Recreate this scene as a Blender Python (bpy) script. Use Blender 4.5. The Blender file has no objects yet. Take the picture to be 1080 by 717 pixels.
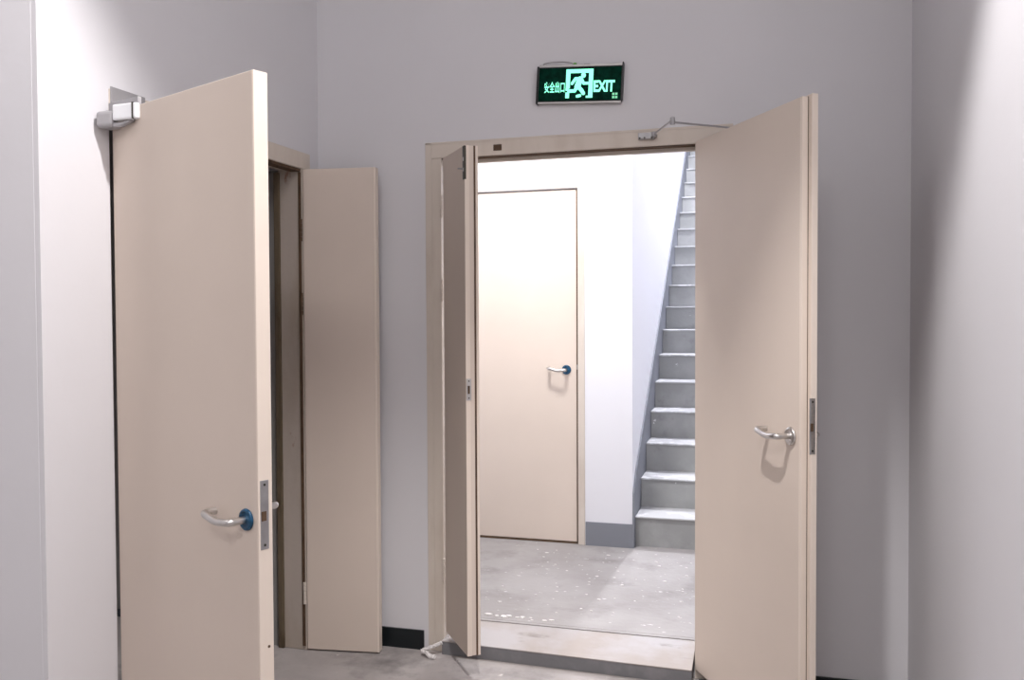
import bpy, bmesh, math, random
from mathutils import Vector, Matrix
random.seed(7)
C = bpy.context.scene.collection
SC = bpy.context.scene
R = math.radians
PI = math.pi

# ------------------------------------------------------------------ camera, world, lights, exposure
cam_d = bpy.data.cameras.new('camera'); cam = bpy.data.objects.new('camera', cam_d); C.objects.link(cam)
F_PX = 906.3
cam_d.sensor_fit = 'HORIZONTAL'; cam_d.sensor_width = 36.0; cam_d.lens = F_PX * 36.0 / 1080.0
cam_d.clip_start = 0.05
yaw, pitch, roll = R(15.685), R(-1.454), R(-0.271)
fw = Vector((-math.sin(yaw), math.cos(yaw), 0)); rt = Vector((math.cos(yaw), math.sin(yaw), 0)); up = Vector((0, 0, 1))
fw2 = fw * math.cos(pitch) + up * math.sin(pitch); up2 = up * math.cos(pitch) - fw * math.sin(pitch)
rt2 = rt * math.cos(roll) + up2 * math.sin(roll); up3 = up2 * math.cos(roll) - rt * math.sin(roll)
M = Matrix(((rt2.x, up3.x, -fw2.x, 0), (rt2.y, up3.y, -fw2.y, -3.621), (rt2.z, up3.z, -fw2.z, 1.504), (0, 0, 0, 1)))
cam.matrix_world = M
SC.camera = cam
SC.view_settings.view_transform = 'Standard'; SC.view_settings.look = 'None'
SC.view_settings.gamma = 1.0; SC.view_settings.use_curve_mapping = False
SC.view_settings.exposure = 0.0

world = bpy.data.worlds.new('world'); SC.world = world; world.use_nodes = True
world.node_tree.nodes['Background'].inputs[0].default_value = (0.9, 0.9, 1.0, 1)
world.node_tree.nodes['Background'].inputs[1].default_value = 0.02

def light(name, kind, loc, energy, color, target=None, **kw):
    d = bpy.data.lights.new(name, kind); d.energy = energy; d.color = color
    for k, v in kw.items(): setattr(d, k, v)
    o = bpy.data.objects.new(name, d); C.objects.link(o); o.location = loc
    if target is not None:
        o.rotation_euler = (Vector(target) - Vector(loc)).to_track_quat('-Z', 'Y').to_euler()
    return o
# ceiling spotlight between the camera and the doorways, tilted back so its beam leaves the upper far walls in shade
_t = R(38.5)
light('downlight_light', 'SPOT', (-0.42, -1.955, 3.75), 275, (1.0, 0.965, 0.96), target=(-0.42, -1.955 - math.sin(_t), 3.75 - math.cos(_t)),
      spot_size=R(155), spot_blend=0.22, shadow_soft_size=0.05)
# added fill lights out of view: one behind the camera, one on the left
light('fill_light', 'AREA', (-0.3, -5.2, 3.95), 42, (1.0, 0.965, 0.95), target=(-1.2, -3.6, 1.2), shape='RECTANGLE', size=1.2, size_y=0.6)
light('fill_light', 'AREA', (-3.3, -2.3, 3.9), 14, (1.0, 0.97, 0.965), target=(0.4, -1.3, 0.9), shape='RECTANGLE', size=0.6, size_y=0.6)  # added fill from the left, lifts the right wall and right leaf
# stair lobby ceiling lamp and a lamp up the stair flight
light('lobby_light', 'AREA', (-1.15, 0.62, 3.35), 61, (1.0, 0.99, 0.985), target=(-1.15, 0.80, 0), shape='DISK', size=0.4)
light('stair_light', 'AREA', (-0.60, 4.1, 5.5), 205, (0.93, 0.94, 1.0), target=(-0.45, 2.6, 0.6), shape='DISK', size=0.22)

# ------------------------------------------------------------------ materials
def nt(m): return m.node_tree.nodes, m.node_tree.links
def mat(name, col, rough=0.6, metal=0.0, var=0.04, scale=3.0, bump=0.0, bscale=60.0, spec=0.4):
    m = bpy.data.materials.new(name); m.use_nodes = True; n, l = nt(m)
    b = n['Principled BSDF']; b.inputs['Roughness'].default_value = rough; b.inputs['Metallic'].default_value = metal
    b.inputs['Specular IOR Level'].default_value = spec
    tc = n.new('ShaderNodeTexCoord'); nz = n.new('ShaderNodeTexNoise'); nz.inputs['Scale'].default_value = scale; nz.inputs['Detail'].default_value = 5
    cr = n.new('ShaderNodeValToRGB'); cr.color_ramp.elements[0].position = 0.3; cr.color_ramp.elements[1].position = 0.7
    cr.color_ramp.elements[0].color = tuple(max(0, c * (1 - var)) for c in col) + (1,)
    cr.color_ramp.elements[1].color = tuple(min(1, c * (1 + var)) for c in col) + (1,)
    l.new(tc.outputs['Object'], nz.inputs['Vector']); l.new(nz.outputs['Fac'], cr.inputs[0]); l.new(cr.outputs[0], b.inputs['Base Color'])
    if bump:
        n2 = n.new('ShaderNodeTexNoise'); n2.inputs['Scale'].default_value = bscale; n2.inputs['Detail'].default_value = 4
        bp = n.new('ShaderNodeBump'); bp.inputs['Strength'].default_value = bump; bp.inputs['Distance'].default_value = 0.01
        l.new(tc.outputs['Object'], n2.inputs['Vector']); l.new(n2.outputs['Fac'], bp.inputs['Height']); l.new(bp.outputs[0], b.inputs['Normal'])
    return m
def emis(name, col, strength):
    m = bpy.data.materials.new(name); m.use_nodes = True; n, l = nt(m)
    b = n['Principled BSDF']; b.inputs['Base Color'].default_value = tuple(c * .5 for c in col) + (1,)
    b.inputs['Emission Color'].default_value = tuple(col) + (1,); b.inputs['Emission Strength'].default_value = strength
    return m
def layered(name, base, layers, rough=0.7, bump=0.1):
    """base colour plus stains: layers = [(colour, noise scale, lo, hi, detail, stretch)]"""
    m = bpy.data.materials.new(name); m.use_nodes = True; n, l = nt(m)
    b = n['Principled BSDF']; b.inputs['Roughness'].default_value = rough; b.inputs['Specular IOR Level'].default_value = 0.35
    tc = n.new('ShaderNodeTexCoord'); prev = None
    for i, (col, sc, lo, hi, det, st) in enumerate(layers):
        mp = n.new('ShaderNodeMapping'); mp.inputs['Scale'].default_value = st; mp.inputs['Location'].default_value = (i * 3.7, i * 1.9, i * 5.1)
        nz = n.new('ShaderNodeTexNoise'); nz.inputs['Scale'].default_value = sc; nz.inputs['Detail'].default_value = det; nz.inputs['Roughness'].default_value = 0.6
        cr = n.new('ShaderNodeValToRGB'); cr.color_ramp.elements[0].position = lo; cr.color_ramp.elements[1].position = hi
        mx = n.new('ShaderNodeMix'); mx.data_type = 'RGBA'
        l.new(tc.outputs['Object'], mp.inputs[0]); l.new(mp.outputs[0], nz.inputs['Vector']); l.new(nz.outputs['Fac'], cr.inputs[0]); l.new(cr.outputs[0], mx.inputs[0])
        if prev is None: mx.inputs[6].default_value = tuple(base) + (1,)
        else: l.new(prev, mx.inputs[6])
        mx.inputs[7].default_value = tuple(col) + (1,); prev = mx.outputs[2]
    l.new(prev, b.inputs['Base Color'])
    n2 = n.new('ShaderNodeTexNoise'); n2.inputs['Scale'].default_value = 35; bp = n.new('ShaderNodeBump'); bp.inputs['Strength'].default_value = bump; bp.inputs['Distance'].default_value = 0.01
    l.new(tc.outputs['Object'], n2.inputs['Vector']); l.new(n2.outputs['Fac'], bp.inputs['Height']); l.new(bp.outputs[0], b.inputs['Normal'])
    return m
ONE = (1, 1, 1)
M_WALL = mat('white_plaster', (0.70, 0.69, 0.712), 0.85, var=0.02, scale=1.3, bump=0.05, bscale=20, spec=0.2)
M_WHITE = mat('stairwell_paint', (0.80, 0.80, 0.84), 0.8, var=0.01, scale=1.3, spec=0.2)
M_DOOR = mat('cream_laminate', (0.72, 0.62, 0.54), 0.5, var=0.025, scale=2.2, spec=0.3)
M_EDGE = mat('cream_edge_band', (0.80, 0.70, 0.61), 0.45, var=0.02, scale=4)
M_FRAME = layered('cream_frame_paint', (0.66, 0.59, 0.52), [((0.54, 0.46, 0.39), 5, 0.5, 0.8, 6, (1, 1, 0.3))], 0.5, 0.05)
M_DIRTY = layered('stained_frame_paint', (0.52, 0.455, 0.40), [((0.40, 0.33, 0.25), 4, 0.45, 0.75, 8, (1, 1, 0.35)), ((0.25, 0.10, 0.04), 9, 0.66, 0.74, 8, (1, 1, 0.5))], 0.6, 0.1)
M_CREV = mat('brown_and_gap_shade', (0.10, 0.06, 0.035), 0.8, var=0.3, scale=15)  # dark brown, also stands in for shade in gaps and seams
M_STOP = layered('bare_brown_stop', (0.15, 0.115, 0.075), [((0.06, 0.04, 0.02), 7, 0.5, 0.7, 8, (1, 1, 0.3))], 0.8, 0.1)
M_STEEL = mat('brushed_steel', (0.62, 0.60, 0.58), 0.28, 1.0, var=0.04, scale=30)
M_PLATE = mat('dull_steel_plate', (0.38, 0.37, 0.38), 0.45, 0.7, var=0.1, scale=30)
M_DARKM = mat('dark_bronze_metal', (0.06, 0.055, 0.045), 0.4, 0.6, var=0.2, scale=20)
M_FILM = mat('blue_protective_film', (0.015, 0.075, 0.15), 0.25, 0.3, var=0.5, scale=60)
M_SILV = mat('silver_closer_casing', (0.80, 0.81, 0.83), 0.4, 0.1, var=0.02, scale=8)
M_GREYC = mat('grey_closer_casing', (0.36, 0.35, 0.36), 0.45, 0.3, var=0.05, scale=8)
M_FLOOR = layered('worn_concrete', (0.37, 0.34, 0.33), [((0.50, 0.46, 0.45), 1.7, 0.42, 0.7, 8, ONE), ((0.22, 0.205, 0.20), 5, 0.5, 0.75, 8, ONE), ((0.6, 0.56, 0.54), 14, 0.66, 0.72, 6, ONE)], 0.75, 0.2)
M_LOBBY = layered('dusty_cement', (0.31, 0.29, 0.283), [((0.375, 0.355, 0.35), 2.1, 0.4, 0.65, 8, ONE), ((0.235, 0.22, 0.21), 4.2, 0.52, 0.74, 8, ONE), ((0.82, 0.80, 0.80), 20, 0.68, 0.73, 4, (1, 2.5, 1))], 0.6, 0.2)
M_MARBLE = layered('pale_threshold_stone', (0.38, 0.335, 0.31), [((0.44, 0.42, 0.425), 2.2, 0.45, 0.6, 6, ONE), ((0.22, 0.195, 0.18), 4.5, 0.60, 0.72, 9, (1, 2, 1))], 0.4, 0.05)
M_RISER = layered('grey_riser_paint', (0.19, 0.19, 0.20), [((0.26, 0.25, 0.26), 6, 0.5, 0.7, 8, ONE)], 0.7, 0.1)
M_BBLACK = mat('black_baseboard_paint', (0.007, 0.010, 0.012), 0.35, var=0.3, scale=6)
M_BGREY = mat('grey_baseboard_paint', (0.22, 0.23, 0.26), 0.6, var=0.04, scale=5)
M_STEP = layered('grey_cement_riser', (0.33, 0.335, 0.33), [((0.43, 0.43, 0.43), 3, 0.45, 0.7, 8, ONE), ((0.24, 0.24, 0.24), 7, 0.58, 0.75, 8, ONE), ((0.8, 0.8, 0.82), 16, 0.71, 0.74, 5, ONE)], 0.8, 0.15)
M_NOSE = layered('pale_worn_tread', (0.50, 0.50, 0.51), [((0.72, 0.72, 0.74), 9, 0.5, 0.62, 8, ONE)], 0.7, 0.15)
M_BLACKP = mat('black_sign_casing', (0.02, 0.02, 0.022), 0.35, var=0.2, scale=9)
M_PANEL = mat('dark_green_sign_panel', (0.001, 0.030, 0.018), 0.7, var=0.5, scale=40, spec=0.05)
M_GLOW = emis('mint_green_light', (0.25, 1.0, 0.66), 1.5)
M_GLOW2 = emis('pale_green_mark_light', (0.25, 0.75, 0.45), 0.7)
M_ALU = mat('aluminium_rail', (0.50, 0.49, 0.48), 0.4, 0.6, var=0.03, scale=9)
M_WIRE = mat('grey_cable', (0.28, 0.27, 0.26), 0.6)
M_GREENT = mat('green_terminal', (0.10, 0.40, 0.02), 0.4)
M_PAPER = mat('white_scrap', (0.72, 0.69, 0.68), 0.8, var=0.1, scale=20)
M_DARKR = mat('dimmed_wall_grey', (0.30, 0.29, 0.28), 0.9)  # darker grey in place of the store room's lack of light

# ------------------------------------------------------------------ mesh helpers
def obj(name, bm, m, parent=None, loc=(0, 0, 0), rz=0, bevel=0, smooth=False, seg=2):
    bmesh.ops.recalc_face_normals(bm, faces=bm.faces)
    me = bpy.data.meshes.new(name); bm.to_mesh(me); bm.free()
    me.materials.append(m)
    if smooth:
        for p in me.polygons: p.use_smooth = True
    o = bpy.data.objects.new(name, me); C.objects.link(o)
    o.location = loc; o.rotation_euler = (0, 0, rz)
    if parent: o.parent = parent
    if bevel:
        md = o.modifiers.new('bevel', 'BEVEL'); md.width = bevel; md.segments = seg; md.limit_method = 'ANGLE'
    return o
def tag(o, label=None, cat=None, kind=None, group=None):
    if label: o['label'] = label
    if cat: o['category'] = cat
    if kind: o['kind'] = kind
    if group: o['group'] = group
    return o
def empty(name, loc, rz=0):
    o = bpy.data.objects.new(name, None); C.objects.link(o); o.location = loc; o.rotation_euler = (0, 0, rz); o.empty_display_size = 0.1
    return o
def box(bm, x0, x1, y0, y1, z0, z1):
    v = [bm.verts.new(p) for p in ((x0, y0, z0), (x1, y0, z0), (x1, y1, z0), (x0, y1, z0), (x0, y0, z1), (x1, y0, z1), (x1, y1, z1), (x0, y1, z1))]
    for f in ((0, 3, 2, 1), (4, 5, 6, 7), (0, 1, 5, 4), (1, 2, 6, 5), (2, 3, 7, 6), (3, 0, 4, 7)): bm.faces.new([v[i] for i in f])
def bx(*a):
    bm = bmesh.new(); box(bm, *a); return bm
def prism(bm, pts, axis, a, b):
    """pts 2-D polygon; axis 'y': pts are (x,z) swept y a..b; 'x': (y,z); 'z': (x,y)"""
    def P(p, t):
        return {'y': (p[0], t, p[1]), 'x': (t, p[0], p[1]), 'z': (p[0], p[1], t)}[axis]
    A = [bm.verts.new(P(p, a)) for p in pts]; B = [bm.verts.new(P(p, b)) for p in pts]; n = len(pts)
    bm.faces.new(A); bm.faces.new(B[::-1])
    for i in range(n): bm.faces.new((A[i], B[i], B[(i + 1) % n], A[(i + 1) % n]))
def pr(pts, axis, a, b):
    bm = bmesh.new(); prism(bm, pts, axis, a, b); return bm
def smoothpath(pts, it=3):
    pts = [Vector(p) for p in pts]
    for _ in range(it):
        q = [pts[0]]
        for a, b in zip(pts, pts[1:]): q += [a * .75 + b * .25, a * .25 + b * .75]
        q.append(pts[-1]); pts = q
    return pts
def tube(bm, pts, r, n=12, rr=None):
    pts = [Vector(p) for p in pts]; rings = []
    ref = Vector((0.13, 0.21, 0.97))
    for i, p in enumerate(pts):
        t = (pts[min(i + 1, len(pts) - 1)] - pts[max(i - 1, 0)]).normalized()
        u = t.cross(ref).normalized() if i == 0 else (u0 - t * u0.dot(t)).normalized()
        w = t.cross(u); u0 = u; ri = r if rr is None else rr[i]
        rings.append([bm.verts.new(p + (u * math.cos(2 * PI * k / n) + w * math.sin(2 * PI * k / n)) * ri) for k in range(n)])
    for a, b in zip(rings, rings[1:]):
        for k in range(n): bm.faces.new((a[k], a[(k + 1) % n], b[(k + 1) % n], b[k]))
    bm.faces.new(rings[0][::-1]); bm.faces.new(rings[-1])
def lathe(bm, prof, c, axis='y', n=28):
    """prof [(r, t)] closed at ends with r small; axis through c"""
    rings = []
    for r, t in prof:
        rg = []
        for k in range(n):
            a = 2 * PI * k / n; u, v = r * math.cos(a), r * math.sin(a)
            p = {'y': (u, t, v), 'z': (u, v, t), 'x': (t, u, v)}[axis]
            rg.append(bm.verts.new((c[0] + p[0], c[1] + p[1], c[2] + p[2])))
        rings.append(rg)
    for a, b in zip(rings, rings[1:]):
        for k in range(n): bm.faces.new((a[k], a[(k + 1) % n], b[(k + 1) % n], b[k]))
    bm.faces.new(rings[0][::-1]); bm.faces.new(rings[-1])

# ------------------------------------------------------------------ the room
YF = 1.66        # far wall of the stair lobby
ZL = 0.08        # lobby floor
A_L = R(2.683)   # left wall is slightly out of square
XW = -1.948
JL, JR = -1.340, -0.231          # centre opening
OPZ = 2.217
def W(y): return XW + y * math.tan(A_L)

tag(obj('floor', bx(-4.2, 0.8, -7.2, 0.0, -0.10, 0.0), M_FLOOR), 'worn grey concrete floor of the near room', 'floor', 'structure')
bm = bmesh.new(); box(bm, -2.6, 0.7, 0.215, 8.6, -0.10, ZL); box(bm, JL - .02, JR + .02, 0.0, 0.24, -0.1, 0.012)
tag(obj('floor', bm, M_LOBBY), 'dusty pale cement floor of the stair lobby with white specks', 'floor', 'structure')
tag(obj('ceiling', bx(-4.2, 0.8, -7.2, 0.22, 4.1, 4.2), M_WALL), 'white ceiling of the near room', 'ceiling', 'structure')
tag(obj('ceiling', bx(-2.6, 0.7, 0.22, YF + .0, 3.4, 3.5), M_WHITE), 'white ceiling of the stair lobby', 'ceiling', 'structure')
tag(obj('ceiling', bx(-0.9, 0.7, YF - .2, 8.6, 5.8, 5.9), M_WHITE), 'white ceiling over the stair flight', 'ceiling', 'structure')

# centre wall with its doorway
PT = 0.06
bm = pr([(-2.3, 0), (JL - PT, 0), (JL - PT, OPZ + .055), (JR + .14, OPZ + .055), (JR + .14, 0), (0.8, 0), (0.8, 4.1), (-2.3, 4.1)], 'y', 0.0, 0.22)
tag(obj('wall_back', bm, M_WALL), 'grey-white plaster wall around the centre doorway', 'wall', 'structure')
tag(obj('wall_right', bx(0.585, 0.8, -7.2, 0.0, 0, 4.1), M_WALL), 'white plaster wall on the right with bright downlight', 'wall', 'structure')
# left wall in its own frame: local x runs away from the camera, local y points out of the room
LX0, LX1 = -1.278 / math.cos(A_L), -0.151 / math.cos(A_L)
LZ = 2.178
ROT = PI / 2 - A_L
c_ = 1.555 / math.cos(A_L)
bm = pr([(-c_, 0), (LX0 - .003, 0), (LX0 - .003, LZ + .03), (LX1 + .05, LZ + .03), (LX1 + .05, 0), (0.0, 0), (0.0, 4.1), (-c_, 4.1)], 'y', 0.0, 0.24)
tag(obj('wall_left', bm, M_WALL, loc=(XW, 0, 0), rz=ROT), 'white plaster wall holding the left doorway, lit by the downlight', 'wall', 'structure')
tag(obj('wall_left', bx(-4.2, W(-1.555) - .02, -1.555, -1.30, 0, 4.1), M_WALL), 'shaded plaster wall face at the far left edge', 'wall', 'structure')
tag(obj('wall_left', bx(-4.2, -3.9, -7.2, -1.555, 0, 4.1), M_WALL), 'white side wall of the near room', 'wall', 'structure')
tag(obj('wall_near', bx(-4.2, 0.8, -7.4, -7.2, 0, 4.1), M_WALL), 'white wall at the near end of the room', 'wall', 'structure')
# store room behind the left doorway, its dimness put into the wall colour
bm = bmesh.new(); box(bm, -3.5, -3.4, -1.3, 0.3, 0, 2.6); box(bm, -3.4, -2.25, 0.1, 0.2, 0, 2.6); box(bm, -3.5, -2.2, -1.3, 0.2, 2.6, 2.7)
tag(obj('wall_store', bm, M_DARKR), 'dim-coloured walls of the store room behind the left doorway', 'wall', 'structure')

# stair lobby walls
bm = pr([(-2.6, ZL), (-1.90, ZL), (-1.90, 2.312), (-1.055, 2.312), (-1.055, ZL), (-0.7154, ZL), (-0.7154, 5.8), (-2.6, 5.8)], 'y', YF, YF + .15)
tag(obj('wall_far', bm, M_WHITE), 'bright white lobby wall around the far closed door', 'wall', 'structure')
tag(obj('wall_stair', bx(-0.88, -0.7155, YF + .15, 8.6, ZL, 5.8), M_WHITE), 'pale wall rising beside the staircase', 'wall', 'structure')
tag(obj('wall_stair', bx(0.45, 0.6, 0.22, 8.6, 0.0, 5.8), M_WHITE), 'white wall on the right side of the stair flight', 'wall', 'structure')
tag(obj('wall_lobby', bx(-2.6, -2.4, 0.22, YF, 0.0, 3.4), M_WHITE), 'white wall at the left of the stair lobby', 'wall', 'structure')
tag(obj('wall_landing', bx(-0.88, 0.6, 8.5, 8.6, ZL, 5.8), M_WHITE), 'white wall at the top landing of the stairs', 'wall', 'structure')
tag(obj('wall_lintel', bx(-0.7154, 0.45, YF, YF + .12, 3.4, 5.8), M_WHITE), 'white wall above the foot of the stairs', 'wall', 'structure')

# baseboards
tag(obj('baseboard_back', bx(-1.66, -1.437, -0.012, 0.0, -0.005, 0.088), M_BBLACK, bevel=.002), 'black painted baseboard between the two doorways', 'baseboard', 'structure')
tag(obj('baseboard_right', bx(-0.08, 0.585, -0.012, 0.0, 0.0, 0.062), M_BBLACK, bevel=.002), 'low black baseboard behind the right door leaf', 'baseboard', 'structure')
tag(obj('baseboard_far', bx(-1.008, -0.7154, YF - .008, YF, ZL, 0.228), M_BGREY, bevel=.002), 'grey painted baseboard beside the far door', 'baseboard', 'structure')
# stair skirting on the side wall
N1Y, N1Z, TR, RI = 1.704, ZL + 0.188, 0.2795, 0.1895
def nz(y): return N1Z + (y - N1Y) * RI / TR
bm = pr([(YF - .008, ZL), (YF - .008, 0.23), (YF + .0, 0.42), (YF + .15, nz(YF + .15) + .22), (7.1, nz(7.1) + .17), (7.1, nz(7.1) - .25), (2.1, ZL)], 'x', -0.7154, -0.705)
tag(obj('baseboard_stair', bm, M_BGREY), 'grey painted skirting climbing beside the stairs', 'baseboard', 'structure')

# ------------------------------------------------------------------ threshold and frames
t = empty('trim_4', (-0.785, 0.08, 0)); tag(t, 'stone door sill with grey front edge across the centre doorway', 'sill', 'structure')
bm = bmesh.new()
_v = [bm.verts.new(p) for p in ((JL, -.037, .0565), (JR - .008, -.077, .0565), (JR - .008, .238, .0565), (JL, .238, .0565), (JL, -.037, .0615), (JR - .008, -.077, .0615), (JR - .008, .238, .077), (JL, .238, .077))]
for f in ((0, 3, 2, 1), (4, 5, 6, 7), (0, 1, 5, 4), (1, 2, 6, 5), (2, 3, 7, 6), (3, 0, 4, 7)): bm.faces.new([_v[i] for i in f])
o = obj('sill_slab', bm, M_MARBLE, bevel=.001); o.parent = t; o.location = (0.785, -0.08, 0)
bm = pr([(JL + .0, -0.035), (JR - .008, -0.075), (JR - .008, -0.02), (JL, -0.02)], 'z', 0.0, 0.0555)
bm2 = bmesh.new(); box(bm2, JL, JR - .008, -0.02, 0.23, 0.0, 0.056)
o = obj('sill_riser', bm, M_RISER, bevel=.001); o.parent = t; o.location = (0.785, -0.08, 0)
o = obj('sill_bed', bm2, M_RISER); o.parent = t; o.location = (0.785, -0.08, 0)
o = obj('sill_lip', bx(JL, JR - .008, 0.2385, 0.25, 0.04, ZL + .001), M_LOBBY); o.parent = t; o.location = (0.785, -0.08, 0)

def frame(root, x0, x1, ztop, z0, wl, wr, wt, y0, y1, m_jamb, proud=0.006, stop=True, near=True):
    """door frame around x0..x1; casing faces wl/wr/wt wide stand proud of the wall; y0 = wall face"""
    fy = y0 - proud
    if near:
        obj('jamb', bx(x0 - wl, x0, fy, y1, z0, ztop), m_jamb, root, bevel=.003)
    else:
        obj('jamb', bx(x0 - .028, x0, y0 + .004, y1, z0, ztop), m_jamb, root, bevel=.003)
    obj('jamb', bx(x1, x1 + wr, fy, y1, z0, ztop), m_jamb, root, bevel=.003)
    obj('head', bx(x0 - (wl if near else .028), x1 + wr, fy, y1, ztop, ztop + wt), m_jamb, root, bevel=.003)
    if stop:
        obj('door_stop', bx(x0, x1, y0 + .05, y0 + .075, ztop - .018, ztop - .0005), M_FRAME, root, bevel=.002)
        obj('gap_shade', bx(x0, x1, y0 + .004, y0 + .05, ztop - .003, ztop - .0005), M_CREV, root)  # dark strip painted as the shade line below the head

t = empty('trim_2', (-0.785, 0, 0)); tag(t, 'cream painted frame of the centre doorway', 'door frame', 'structure')
sub = 0.785
frame(t, JL + sub, JR + sub, OPZ, 0.0, 0.044, 0.145, .062, 0.0, 0.12, M_FRAME)
obj('outer_casing', bx(-1.416 + sub, -1.384 + sub, -0.003, 0.02, 0.0, 2.287), M_FRAME, t, bevel=.002)
obj('outer_casing', bx(-1.416 + sub, -0.08 + sub, -0.003, 0.02, 2.279, 2.289), M_FRAME, t, bevel=.002)
o = obj('latch_slot', bx(-1.095 + sub, -1.058 + sub, -0.009, -0.004, 2.236, 2.262), M_CREV, t, bevel=.001); o['label'] = 'small dark latch slot'
obj('reveal_lining', bx(JL - .044 + sub, JL + sub - .0, 0.121, 0.22, 0.0, OPZ + .03), M_WHITE, t)
# closer arms over the right leaf
ca = M_DARKM
bm = bmesh.new(); box(bm, -0.462 + sub, -0.395 + sub, -0.026, -0.006, 2.243, 2.270); box(bm, -0.405 + sub, -0.385 + sub, -0.04, -0.006, 2.250, 2.262)
br = obj('closer_bracket', bm, M_PLATE, t, bevel=.002)
bm = bmesh.new()
for xx in (-0.455, -0.435, -0.405): lathe(bm, [(.004, -0.031), (.004, -0.026)], (xx + sub, 0, 2.247), n=10)
obj('screw', bm, M_DARKM, br)

t = empty('trim_1', (XW, 0, 0), ROT); tag(t, 'stained cream frame of the left doorway', 'door frame', 'structure')
obj('jamb', bx(LX0 - .0025, LX0 + .012, 0.012, 0.12, 0, LZ), M_DIRTY, t, bevel=.002)
obj('jamb', bx(LX1 + .002, LX1 + .072, -0.006, 0.12, 0, LZ), M_DIRTY, t, bevel=.003)
obj('head', bx(LX0 - .0025, LX1 + .072, -0.006, 0.12, LZ, LZ + .075), M_FRAME, t, bevel=.004)
obj('gap_shade', bx(LX0, LX1, 0.002, 0.05, LZ - .012, LZ - .0005), M_CREV, t)  # dark strip in place of shade under the left head
obj('door_stop', bx(LX1 - .012, LX1 + .0015, 0.108, 0.135, 0, LZ - .012), M_STOP, t, bevel=.002)
obj('hinge_seam', bx(LX1 - .004, LX1 + .0018, 0.0, 0.012, 0.02, LZ - .015), M_CREV, t)
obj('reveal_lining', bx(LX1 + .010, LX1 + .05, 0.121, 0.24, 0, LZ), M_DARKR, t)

o = obj('closer_shoe', bx(LX0 - .002, LX0 + .15, -.012, -.0062, LZ + .004, LZ + .080), M_GREYC, t, bevel=.001); o['label'] = 'dark grey metal closer plate'
FDX0, FDX1 = -1.90, -1.058
t = empty('trim_3', (-1.48, YF, ZL)); tag(t, 'cream frame around the far closed door', 'door frame', 'structure')
obj('jamb', bx(FDX0 - .05 + 1.48, FDX0 + 1.48, -0.006, 0.08, 0, 2.235), M_FRAME, t, bevel=.002)
obj('jamb', bx(FDX1 + .003 + 1.48, -1.012 + 1.48, -0.006, 0.08, 0, 2.235), M_FRAME, t, bevel=.002)
obj('head', bx(FDX0 - .05 + 1.48, -1.012 + 1.48, -0.006, 0.08, 2.235, 2.277), M_FRAME, t, bevel=.002)
obj('gap_shade', bx(FDX1 - .008 + 1.48, FDX1 + .004 + 1.48, 0.012, 0.05, 0, 2.225), M_CREV, t)  # dark strip coloured as shade between far leaf and jamb
obj('gap_shade', bx(FDX0 + 1.48, FDX1 + 1.48, 0.012, 0.06, 0.0, 0.012), M_CREV, t)  # shade beneath the far leaf, drawn as a dark strip

# ------------------------------------------------------------------ door leaves (local x along the leaf, local -y is the seen face)
def lever(root, x, z, face, dirx, film, thick=0.045, L=0.125, drop=0.0, scale=1.0):
    """lever with return end; face=-1 on the seen face (y=0), +1 on the other (y=thick)"""
    y0 = 0.0 if face < 0 else thick
    s = face
    hd = empty('handle', (x, y0, z)); hd.parent = root
    hd['label'] = 'steel lever handle on round rosette' if not film else 'steel lever handle with blue film on its rosette'
    bm = bmesh.new(); k = scale
    lathe(bm, [(.001, 0), (.030 * k, 0), (.031 * k, s * .003), (.029 * k, s * .008), (.024 * k, s * .010), (.001, s * .010)], (0, 0, 0), n=32)
    ro = obj('rosette', bm, M_FILM if film else M_STEEL, hd, smooth=False, bevel=.001)
    p = smoothpath([(0, s * .008, 0), (0, s * .040, 0), (0, s * .055, 0), (dirx * .018, s * .060, -.001), (dirx * (L * .5), s * .060, -.004 + drop * .5),
                    (dirx * (L - .02), s * .058, .006 + drop), (dirx * L, s * .055, .009 + drop), (dirx * (L + .004), s * .040, .010 + drop), (dirx * (L + .002), s * .016, .010 + drop)])
    bm = bmesh.new(); tube(bm, p, .0105 * k, 14)
    obj('lever', bm, M_STEEL, hd, smooth=True)
    return hd
def lock_plate(root, x, z, y0, y1, h=.19):
    pl = obj('lock_plate', bx(x, x + .002, y0, y1, z - h / 2, z + h / 2), M_PLATE, root, bevel=.0006); pl['label'] = 'grey metal lock faceplate'
    obj('latch_bolt', bx(x + .001, x + .004, y0 + .003, y1 - .009, z - .016, z + .010), M_CREV, pl)
    bm = bmesh.new()
    for zz in (z - h / 2 + .012, z + h / 2 - .012): lathe(bm, [(.0035, x + .002), (.0035, x + .0032)], (0, (y0 + y1) / 2, zz), 'x', 10)
    obj('screw', bm, M_DARKM, pl)
    return pl
def hinge(root, z, h=.11, m=None, x=-0.006, y=-.004):
    bm = bmesh.new()
    for k in range(5): lathe(bm, [(.007, z - h / 2 + k * h / 5 + .001), (.007, z - h / 2 + (k + 1) * h / 5 - .001)], (x, y, 0), 'z', 12)
    h_ = obj('hinge', bm, m or M_PLATE, root, smooth=False)
    return h_

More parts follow.
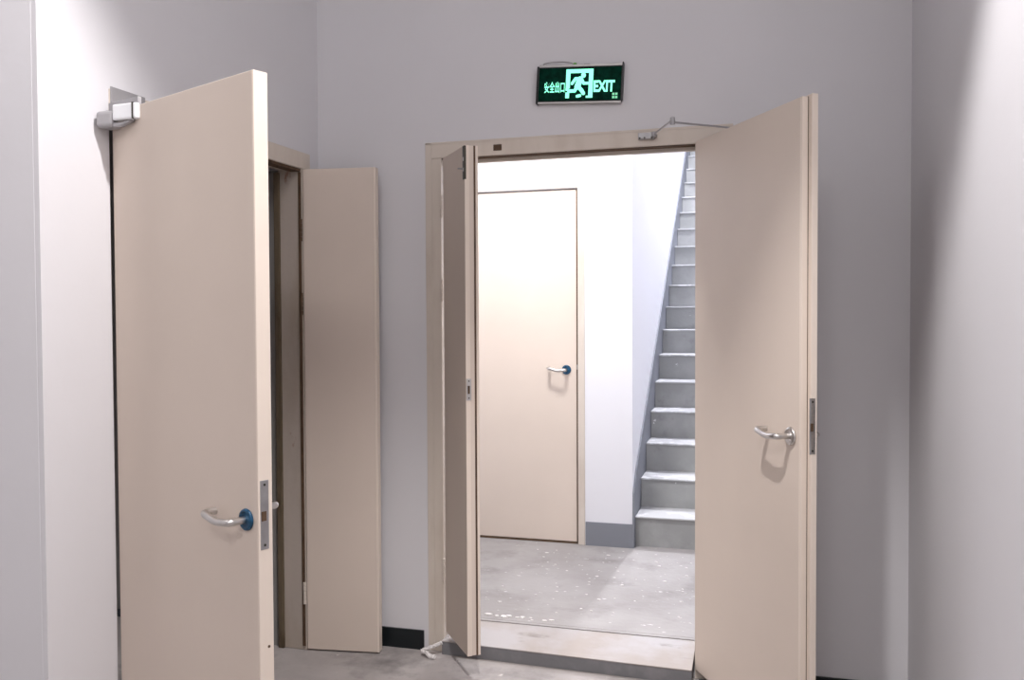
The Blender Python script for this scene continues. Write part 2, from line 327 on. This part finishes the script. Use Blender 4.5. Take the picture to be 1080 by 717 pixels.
# left main leaf
HX, HY = -2.0076, -1.272
d1 = empty('door_1', (HX, HY, 0.003), R(-22.77))
tag(d1, 'wide cream door leaf on the left, standing open toward the camera', 'door', 'structure')
obj('leaf', bx(0.009, 0.770, 0, 0.045, 0.0, 2.172), M_DOOR, d1, bevel=.0025)
obj('edge_band', bx(0.770, 0.773, 0.001, 0.046, 0.0, 2.172), M_EDGE, d1, bevel=.0008)
lever(d1, 0.722, 0.950, -1, -1, True); lever(d1, 0.715, 0.972, 1, -1, False)
lock_plate(d1, 0.772, 0.966, .007, .034)
bm = bmesh.new(); lathe(bm, [(.004, 0.772), (.004, 0.7745)], (0, .03, .60), 'x', 10)
obj('screw', bm, M_CREV, d1)
for z in (.25, 1.1, 1.95): hinge(d1, z, x=0.006, y=.03)
# its closer: body at the hinge end, over the leaf top
cl = empty('door_closer', (0, 0, 0)); cl.parent = d1; cl['label'] = 'silver and grey closer box at the top hinge corner'
def to1(p):
    a = R(22.77); dx, dy = p[0] - HX, p[1] - HY
    return (dx * math.cos(a) - dy * math.sin(a), dx * math.sin(a) + dy * math.cos(a))
bm = bmesh.new(); prism(bm, [to1(p) for p in ((-1.935, -1.352), (-1.842, -1.358), (-1.836, -1.342), (-1.94, -1.305))], 'z', 2.126, 2.176)
obj('end_cap', bm, M_SILV, cl, bevel=.006, seg=3)
bm = bmesh.new(); prism(bm, [to1(p) for p in ((-1.857, -1.3585), (-1.852, -1.3589), (-1.852, -1.345), (-1.857, -1.345))], 'z', 2.1255, 2.1765)
obj('seam', bm, M_DARKM, cl)
bm = bmesh.new(); prism(bm, [to1(p) for p in ((-2.000, -1.352), (-1.935, -1.350), (-1.935, -1.300), (-1.995, -1.290))], 'z', 2.108, 2.160)
obj('body', bm, M_GREYC, cl, bevel=.012, seg=4)
bm = bmesh.new(); prism(bm, [to1(p) for p in ((-1.992, -1.300), (-1.985, -1.275), (-1.835, -1.338), (-1.842, -1.348))], 'z', 2.168, 2.196)
obj('arm', bm, M_GREYC, cl, bevel=.002)
bm = bmesh.new(); tube(bm, [to1((-1.98, -1.33)) + (2.118,), to1((-1.90, -1.345)) + (2.112,), to1((-1.87, -1.335)) + (2.128,)], .008, 10)
obj('bracket', bm, M_PLATE, cl, smooth=True)

# left narrow leaf, folded against the centre wall
d2 = empty('door_2', (W(-.151) + .006, -.151, 0.003), R(7.375))
tag(d2, 'narrow cream door leaf folded back against the wall between the doorways', 'door', 'structure')
obj('leaf', bx(0.004, 0.332, 0, 0.042, 0.004, 2.172), M_DOOR, d2, bevel=.002)
obj('edge_band', bx(0.332, 0.341, -0.0005, 0.042, 0.004, 2.172), M_EDGE, d2, bevel=.001)
for z in (.26, 1.57, 1.90): hinge(d2, z, .10, M_CREV if z > 1 else M_FRAME)

# centre narrow leaf
d3 = empty('door_3', (-1.332, -0.010, 0.0), R(-53.2))
tag(d3, 'narrow cream door leaf standing open at the left of the centre doorway', 'door', 'structure')
obj('leaf', bx(0.009, 0.318, 0, 0.040, 0.098, 2.214), M_DOOR, d3, bevel=.002)
obj('edge_band', bx(0.318, 0.321, 0.0, 0.020, 0.098, 2.214), M_EDGE, d3, bevel=.0008)
obj('rebate', bx(0.306, 0.319, 0.0402, 0.047, 0.098, 2.214), M_CREV, d3)
obj('meeting_strip', bx(0.300, 0.3195, 0.047, 0.058, 0.098, 2.214), M_EDGE, d3, bevel=.001)
fb = obj('flush_bolt', bx(0.300, 0.3225, -0.003, 0.006, 2.075, 2.212), M_DARKM, d3, bevel=.001); fb['label'] = 'dark metal flush bolt'
bm = bmesh.new(); box(bm, .309, .317, -.0045, -.002, 2.150, 2.165); box(bm, .309, .317, -.0045, -.002, 2.108, 2.122)
obj('bolt_plate', bm, M_STEEL, fb)
bm = bmesh.new(); tube(bm, [(.312, -.002, 2.118), (.300, -.016, 2.120), (.296, -.022, 2.121)], .003, 8); obj('bolt_lever', bm, M_PLATE, fb)
sp = obj('strike_plate', bx(0.3212, 0.3228, 0.001, 0.023, 1.165, 1.255), M_STEEL, d3, bevel=.0006); sp['label'] = 'steel strike plate on the edge'
obj('strike_hole', bx(0.3225, 0.3235, 0.007, 0.016, 1.192, 1.226), M_CREV, sp)
bm = bmesh.new()
for zz in (1.175, 1.245): lathe(bm, [(.003, .3226), (.003, .3236)], (0, .012, zz), 'x', 10)
obj('screw', bm, M_DARKM, sp)
for z in (.375, 1.63, 2.0): hinge(d3, z, .10, M_FRAME)

# centre wide leaf
d4 = empty('door_4', (JR, -0.012, 0.0), R(-59.14))
tag(d4, 'wide cream door leaf standing open at the right of the centre doorway', 'door', 'structure')
obj('leaf', bx(0.003, 0.735, 0, 0.022, 0.042, 2.222), M_DOOR, d4, bevel=.002)
obj('edge_band', bx(0.735, 0.748, -0.0004, 0.022, 0.042, 2.222), M_EDGE, d4, bevel=.001)
obj('back_slab', bx(0.003, 0.765, 0.0225, 0.045, 0.042, 2.228), M_DOOR, d4, bevel=.002)
obj('meeting_edge', bx(0.765, 0.768, 0.0225, 0.045, 0.042, 2.228), M_EDGE, d4, bevel=.0008)
obj('rebate_groove', bx(0.7482, 0.7495, 0.0205, 0.0224, 0.042, 2.222), M_CREV, d4)
lever(d4, 0.690, 1.105, -1, -1, False); lever(d4, 0.690, 1.105, 1, -1, False)
lp = lock_plate(d4, 0.766, 1.145, .018, .040, .185)
for z in (.3, 1.15, 2.0): hinge(d4, z, x=-.004, y=.03)
# closer on the hidden face with arms to the frame bracket
cl = empty('door_closer', (0, 0, 0)); cl.parent = d4; cl['label'] = 'door closer with two dark folding arms over the leaf top'
def to4(x, y, z):
    a = R(59.14); dx, dy = x - JR, y + .012
    return (dx * math.cos(a) - dy * math.sin(a), dx * math.sin(a) + dy * math.cos(a), z)
obj('body', bx(.07, .27, .0455, .095, 2.15, 2.205), M_SILV, cl, bevel=.006, seg=3)
E_ = (-0.300, -0.262, 2.262)
bm = bmesh.new(); tube(bm, [to4(-0.395, -0.035, 2.258), to4(*E_)], .0038, 8); obj('arm', bm, M_PLATE, cl)
bm = bmesh.new(); tube(bm, [to4(E_[0], E_[1], 2.252), to4(-0.118, -0.150, 2.246), to4(-0.02, -0.10, 2.238)], .0038, 8); obj('arm', bm, M_PLATE, cl)
p = to4(*E_); bm = bmesh.new(); lathe(bm, [(.001, 2.243), (.010, 2.244), (.011, 2.252), (.009, 2.270), (.001, 2.274)], (p[0], p[1], 0), 'z', 14); obj('elbow_joint', bm, M_PLATE, cl)
p = to4(-0.395, -0.033, 0); bm = bmesh.new(); lathe(bm, [(.001, 2.248), (.010, 2.249), (.010, 2.268), (.001, 2.270)], (p[0], p[1], 0), 'z', 14); obj('pivot', bm, M_PLATE, cl)
p = to4(-0.02, -0.10, 0); bm = bmesh.new(); lathe(bm, [(.001, 2.20), (.008, 2.20), (.008, 2.244), (.001, 2.246)], (p[0], p[1], 0), 'z', 12); obj('spindle', bm, M_PLATE, cl)

# far closed door
d5 = empty('door_5', (FDX0 + .003, YF + .012, ZL), 0)
tag(d5, 'closed cream door in the bright lobby beyond the centre doorway', 'door', 'structure')
wd = FDX1 - FDX0 - .012
obj('leaf', bx(0, wd, 0, 0.045, 0.014, 2.226), M_DOOR, d5, bevel=.002)
lever(d5, -1.131 - FDX0 - .003, 1.098, -1, -1, True, scale=.97, L=.105)
bm = bmesh.new(); box(bm, wd + .002, wd + .007, -.003, .004, 1.10, 1.13); obj('latch_bolt', bm, M_STEEL, d5)
for z in (.3, 1.95): hinge(d5, z)

# ------------------------------------------------------------------ staircase
st = empty('staircase', (-0.13, N1Y, ZL)); tag(st, 'grey cement staircase climbing beyond the centre doorway', 'stairs')
NS = 19
for k in range(NS):
    y = k * TR; z0 = k * RI; z1 = (k + 1) * RI
    zt = z1 - .013
    bm = bx(-0.573, 0.578, y + .012, y + TR + .012, max(0.0, z0 - .02), zt)
    s_ = obj('step', bm, M_STEP, st)
    bm = bx(-0.574, 0.579, y, y + TR + .011, zt, z1)
    o = obj('tread', bm, M_NOSE, s_, bevel=.005); o['label'] = 'pale worn tread'
obj('landing', bx(-0.573, 0.578, NS * TR + .012, 8.49 - N1Y, NS * RI - .2, NS * RI), M_STEP, st)

# ------------------------------------------------------------------ exit sign
SW, SH = .371, .146
es = empty('exit_sign', (-0.7095, -0.001, 2.4905)); es.rotation_euler = (0, R(3.0), 0)
tag(es, 'lit green emergency exit sign mounted above the centre doorway', 'exit sign')
K = .371 / 1040.0
def sx(x): return (x - 525) * K
def sz(y): return -(y - 267) * K
obj('housing', bx(-SW / 2 + .004, SW / 2 - .004, -.024, 0, -SH / 2, SH / 2), M_BLACKP, es, bevel=.002)
obj('face_panel', bx(-SW / 2 + .010, SW / 2 - .008, -.027, -.0235, -SH / 2 + .004, SH / 2 - .004), M_PANEL, es, bevel=.0008)
obj('end_cap', bx(-SW / 2, -SW / 2 + .009, -.029, 0, -SH / 2 - .008, SH / 2 + .004), M_BLACKP, es, bevel=.001)
obj('end_cap', bx(SW / 2 - .006, SW / 2, -.029, 0, -SH / 2 + .004, SH / 2 + .014), M_BLACKP, es, bevel=.001)
obj('top_rail', bx(-SW / 2 + .009, SW / 2 - .006, -.026, 0, SH / 2, SH / 2 + .010), M_ALU, es, bevel=.001)
obj('bottom_rail', bx(-SW / 2 + .009, SW / 2 - .006, -.026, 0, -SH / 2 - .007, -SH / 2), M_ALU, es, bevel=.001)
bm = bmesh.new(); tube(bm, smoothpath([(sx(60), -.012, SH / 2 + .008), (sx(80), -.012, SH / 2 + .022), (sx(250), -.014, SH / 2 + .026), (sx(400), -.014, SH / 2 + .022), (sx(450), -.014, SH / 2 + .010)]), .0018, 8)
obj('cable', bm, M_WIRE, es, smooth=True)
obj('terminal', bx(sx(440), sx(475), -.02, -.01, SH / 2 + .009, SH / 2 + .018), M_GREENT, es, bevel=.001)
obj('terminal', bx(sx(570), sx(640), -.02, -.01, SH / 2 + .009, SH / 2 + .013), M_BLACKP, es, bevel=.001)
YP = -.0272
def stroke(bm, pts, w, y0=YP, t=.0012):
    """flat strokes with round ends, extruded toward the viewer"""
    for a, b in zip(pts, pts[1:]):
        a = Vector((sx(a[0]), sz(a[1]))); b = Vector((sx(b[0]), sz(b[1]))); d = (b - a).normalized() if (b - a).length else Vector((1, 0)); n_ = Vector((-d.y, d.x)); r = w * K / 2
        poly = []
        for k in range(9): an = PI / 2 - PI * k / 8; poly.append(b + d * r * math.cos(an) + n_ * r * math.sin(an))
        for k in range(9): an = -PI / 2 - PI * k / 8; poly.append(a + d * r * math.cos(an) + n_ * r * math.sin(an))
        prism(bm, [(p.x, p.y) for p in poly], 'y', y0 - t, y0)
bm = bmesh.new()
def rect(x0, x1, y0, y1): prism(bm, [(sx(x0), sz(y0)), (sx(x1), sz(y0)), (sx(x1), sz(y1)), (sx(x0), sz(y1))], 'y', YP - .0012, YP)
rect(365, 690, 95, 140); rect(365, 415, 140, 320); rect(640, 690, 140, 432); rect(365, 400, 320, 345); rect(365, 410, 365, 432); rect(612, 640, 408, 432)
obj('doorway_symbol', bm, M_GLOW, es)
bm = bmesh.new()
stroke(bm, [(573, 165), (574, 169)], 56)
stroke(bm, [(540, 205), (480, 205), (440, 262)], 34)
stroke(bm, [(535, 215), (505, 300)], 70)
stroke(bm, [(555, 215), (580, 262), (630, 262)], 32)
stroke(bm, [(495, 310), (475, 348), (405, 350)], 38)
stroke(bm, [(520, 305), (555, 340), (580, 378)], 44)
stroke(bm, [(508, 412), (540, 405)], 34)
obj('running_figure_symbol', bm, M_GLOW, es)
def text(name, s, x0, x1, y0, y1, m, parent, bold=0.0, t=.0008):
    cu = bpy.data.curves.new(name, 'FONT'); cu.body = s; cu.size = 1.0; cu.offset = bold; cu.extrude = 0.02
    to = bpy.data.objects.new(name, cu); C.objects.link(to)
    bpy.context.view_layer.update()
    dg = bpy.context.evaluated_depsgraph_get()
    me = bpy.data.meshes.new_from_object(to.evaluated_get(dg)); C.objects.unlink(to); bpy.data.objects.remove(to)
    xs = [v.co.x for v in me.vertices]; ys = [v.co.y for v in me.vertices]
    ax, bx_, ay, by = min(xs), max(xs), min(ys), max(ys)
    for v in me.vertices:
        u = (v.co.x - ax) / (bx_ - ax); w = (v.co.y - ay) / (by - ay)
        v.co = Vector((sx(x0 + (x1 - x0) * u), YP - t * (1 if v.co.z > 0 else 0) - .0001, sz(y1 + (y0 - y1) * w)))
    me.materials.clear(); me.materials.append(m)
    o = bpy.data.objects.new(name, me); C.objects.link(o); o.parent = parent
    return o
o = text('lettering', 'EXIT', 700, 950, 232, 366, M_GLOW, es, .035); o['label'] = 'glowing letters EXIT'
o = text('lettering', '\u5b89\u5168\u51fa\u53e3', 105, 352, 236, 366, M_GLOW, es, .016); o['label'] = 'glowing Chinese characters'
bm = bmesh.new()
for (a, b) in ((925, 380), (960, 380), (925, 418), (960, 418)):
    rect_ = [(sx(a), sz(b)), (sx(a + 28), sz(b)), (sx(a + 28), sz(b + 27)), (sx(a), sz(b + 27))]; prism(bm, rect_, 'y', YP - .0008, YP)
obj('corner_mark', bm, M_GLOW2, es)

# ------------------------------------------------------------------ small loose things
bm = bmesh.new()
random.seed(3)
pts = smoothpath([(-1.424, -.075, .02), (-1.40, -.06, .030), (-1.375, -.05, .038), (-1.35, -.045, .048), (-1.338, -.04, .055)], 2)
tube(bm, pts, .008, 8, [.006 + .004 * random.random() for _ in pts])
pts = smoothpath([(-1.42, -.07, .018), (-1.395, -.085, .020), (-1.375, -.10, .012), (-1.36, -.095, .008), (-1.35, -.10, .012)], 2)
tube(bm, pts, .008, 8, [.006 + .005 * random.random() for _ in pts])
for v in bm.verts: v.co += Vector((random.uniform(-1, 1), random.uniform(-1, 1), random.uniform(-.5, 1))) * .0025
for v in bm.verts: v.co -= Vector((-1.39, -.07, 0)); v.co.z = max(0.0005, v.co.z)
tag(obj('paper_scrap', bm, M_PAPER, loc=(-1.39, -.07, 0)), 'crumpled white scrap on the floor at the foot of the centre door frame', 'scrap')

bm = bmesh.new(); random.seed(11)
def chip(x, y, r, z=ZL):
    n = random.randint(5, 7); a0 = random.random() * 6
    poly = [(x + r * random.uniform(.5, 1.3) * math.cos(a0 + 2 * PI * k / n) * 1.6, y + r * random.uniform(.5, 1.3) * math.sin(a0 + 2 * PI * k / n)) for k in range(n)]
    prism(bm, poly, 'z', z, z + r * .35)
for _ in range(75):
    x, y = random.uniform(-1.3, -.25), random.uniform(.30, 1.6); chip(x, y, random.choice((.003, .004, .005, .007)))
for _ in range(14): chip(random.uniform(-1.25, -.9), random.uniform(.262, .30), random.uniform(.005, .012))
tag(obj('plaster_chips', bm, M_PAPER), 'white plaster chips scattered over the lobby floor', 'debris', 'stuff')
